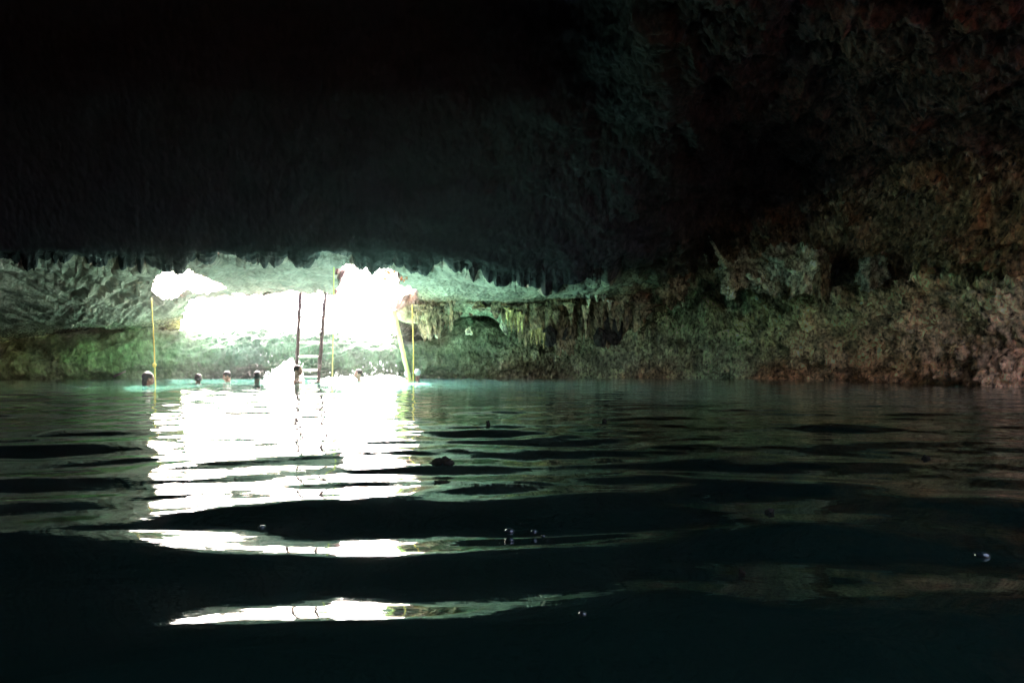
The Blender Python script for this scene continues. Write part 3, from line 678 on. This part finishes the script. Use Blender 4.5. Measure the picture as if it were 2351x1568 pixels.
# ------------------------------------------------------------------ splashes
def splash(name, c, size, seed, ndrop, spread, label, mound=True):
    r = random.Random(seed); bm = bmesh.new()
    if mound:
        bmesh.ops.create_icosphere(bm, subdivisions=5, radius=1)
        v = np.array([x.co[:] for x in bm.verts]); d = 1+.32*fbm(v*1.8+seed, 3, seed)-.08*worley(v*6+seed, seed)
        for x, q, dd in zip(bm.verts, v, d):
            z = max(q[2], -.1); skew = z*.30
            x.co = ((q[0]*(1-.35*max(0, z))+skew)*dd*size[0], q[1]*dd*size[1], z*dd*size[2])
    for k in range(ndrop):
        g_ = bmesh.ops.create_icosphere(bm, subdivisions=1, radius=r.uniform(.004, .010))
        dx, dz = r.gauss(0, spread[0]), abs(r.gauss(0, spread[1])); dy = r.gauss(0, .25)
        bmesh.ops.scale(bm, vec=(1, 1, r.uniform(1.5, 4.5)), verts=g_['verts']); bmesh.ops.rotate(bm, verts=g_['verts'], cent=(0, 0, 0), matrix=Matrix.Rotation(r.uniform(-.6, .3), 3, 'Y'))
        bmesh.ops.translate(bm, verts=g_['verts'], vec=(dx, dy, dz))
    o = bm_obj(name, bm, M_FOAM); o.location = c; tag(o, label, 'splash', kind='stuff'); return o
splash('water_splash', (P(648, 880, 18.9).x, 19.0, 0), (.50, .35, .50), 1, 60, (.4, .25), 'white burst of splashing water left of the ladder foot')
splash('water_splash', (P(775, 880, 20.5).x, 20.6, 0), (.75, .3, .12), 2, 40, (.5, .10), 'low white foam churned up right of the ladder')
splash('water_splash', (P(868, 880, 20.8).x, 20.8, 0), (.75, .3, .16), 3, 70, (.35, .22), 'foam and flying drops thrown up left of the yellow pole')

# ------------------------------------------------------------------ dry branch at the right of the opening, leaves
def leafy(name, c, n, rad, mat, stemmat, label, seed):
    r = random.Random(seed); root = empty(name, c)
    bm = bmesh.new()
    for k in range(n):
        p = Vector((r.gauss(0, rad[0]), r.gauss(0, rad[1]), r.gauss(0, rad[2]))); L_ = r.uniform(.05, .11); w2 = L_*.3
        Rm = Matrix.Rotation(r.uniform(0, 6.28), 3, 'Z') @ Matrix.Rotation(r.uniform(-1.3, 1.3), 3, 'X')
        vs = [bm.verts.new(p+Rm @ Vector(q)) for q in ((0, 0, 0), (w2, L_*.4, .01), (w2*.7, L_*.8, .0), (0, L_, -.02), (-w2*.7, L_*.8, 0), (-w2, L_*.4, .01))]
        bm.faces.new(vs)
    bm_obj('leaves', bm, mat, root, False)
    bm = bmesh.new()
    for k in range(6):
        a = Vector((rad[0]*.8, .1, rad[2]*1.2)); b2 = Vector((r.gauss(0, rad[0]), r.gauss(0, rad[1]), r.gauss(0, rad[2])))
        tmp = [a.lerp(b2, u/5)+Vector((0, 0, .03*math.sin(u))) for u in range(6)]
        for i, (s0, s1) in enumerate(zip(tmp, tmp[1:])):
            d = (s1-s0).normalized(); aa = d.orthogonal().normalized(); bb = d.cross(aa)
            q0 = [bm.verts.new(s0+(aa*math.cos(j*2.094)+bb*math.sin(j*2.094))*.008) for j in range(3)]
            q1 = [bm.verts.new(s1+(aa*math.cos(j*2.094)+bb*math.sin(j*2.094))*.006) for j in range(3)]
            for j in range(3): bm.faces.new((q0[j], q0[(j+1) % 3], q1[(j+1) % 3], q1[j]))
    bm_obj('twig', bm, stemmat, root)
    tag(root, label, 'plant'); return root
leafy('dry_branch', P(897, 628, 16.2), 90, (.13, .12, .07), M_LEAF, M_WOOD, 'dry orange leaves hanging at the upper right corner of the opening', 4)

# ------------------------------------------------------------------ pale fragments hanging under the curtain
for k, (px, py, w_, h_, rot, lab) in enumerate([(1005,770,8,6,.4,'pale triangular stone fragment below the left stalactites'),(1077,760,8,9,.3,'bluish stone fragment against the green recess'),(1156,752,7,18,-.4,'long bluish stone sliver beside the golden stalactites')]):
    Y = 22.0; o = lump('rock_fragment', P(px, py, Y), (w_/F*Y, .06, h_/F*Y), M_PALE, 400+k, 3, .5, 1.8, .2, rot); tag(o, lab, 'rock')

# ------------------------------------------------------------------ bubbles and floating bits
mb, t, b = new_mat('bubble_film'); b.inputs['Base Color'].default_value = (.005, .008, .008, 1); b.inputs['Roughness'].default_value = .12; b.inputs['Specular IOR Level'].default_value = .3; b.inputs['IOR'].default_value = 1.5
def bubble(px, py, wpx, label):
    Y = HC*F/(py-HOR); r = wpx/F*Y/2; xx = (px-CX)/F*Y
    bm = bmesh.new(); bmesh.ops.create_uvsphere(bm, u_segments=24, v_segments=14, radius=r)
    for v in list(bm.verts):
        if v.co.z < -r*.15: bm.verts.remove(v)
    for v in bm.verts: v.co.z *= .62
    o = bm_obj('bubble', bm, mb); o.location = (xx, Y, wz(xx, Y)); tag(o, label, 'bubble', 'bubbles floating on the pool'); return o
for a in [(601,1201,17,'bubble alone in the dark water below the bright reflections'),(1170,1204,24,'largest of three bubbles close together in mid water'),(1226,1204,16,'middle one of three bubbles close together in mid water'),
          (1247,1212,10,'smallest of three bubbles close together in mid water'),(1338,1424,20,'bubble in the darkest water nearest the camera'),(2256,1268,34,'big bubble far right with a bright glint')]: bubble(*a)
def debris(px, py, wpx, hpx, label, seed):
    Y = HC*F/(py-HOR); xx = (px-CX)/F*Y; s = wpx/F*Y/2; h = hpx/F*Y
    o = lump('floating_debris', (xx, Y, wz(xx, Y)+h*.2), (s, s*.7, h), M_DEBRIS, seed, 4, .8, 2.5, .5); tag(o, label, 'debris'); return o
for i, a in enumerate([(1018,1064,34,10,'dark crumbling clump of bark floating right of the bright reflections'),(1015,1113,26,3,'thin dark splinter floating just below the bark clump'),
          (1387,969,9,5,'tiny dark scrap floating in the greenish water, upper right of the bark clump'),(1121,976,8,6,'tiny dark scrap floating above the bark clump'),
          (2125,1049,12,6,'small dark scrap floating at the far right, upper one'),(1767,1179,16,7,'dark flat scrap floating in the right half of the pool'),
          (1703,1318,16,7,'dark scrap floating in the near water on the right')]): debris(*a, 500+i)

# ------------------------------------------------------------------ thin haze added for bloom round the opening
bm = bmesh.new(); bmesh.ops.create_cube(bm, size=1)
bmesh.ops.transform(bm, matrix=Matrix.Translation((-5, 26, 6.25)) @ Matrix.Diagonal((120, 82, 18.5, 1)), verts=bm.verts)
mh = bpy.data.materials.new('bloom_haze'); mh.use_nodes = True; t = mh.node_tree
t.nodes.remove(t.nodes['Principled BSDF']); o_ = [n for n in t.nodes if n.type == 'OUTPUT_MATERIAL'][0]
pv = t.nodes.new('ShaderNodeVolumePrincipled'); pv.inputs['Color'].default_value = (.95, .93, .96, 1)
pv.inputs['Density'].default_value = .0011; pv.inputs['Anisotropy'].default_value = .85
t.links.new(pv.outputs[0], o_.inputs['Volume'])
hz = bm_obj('haze', bm, mh, smooth=False); tag(hz, kind='stuff', label='thin haze added for a glow round the opening', cat='haze')
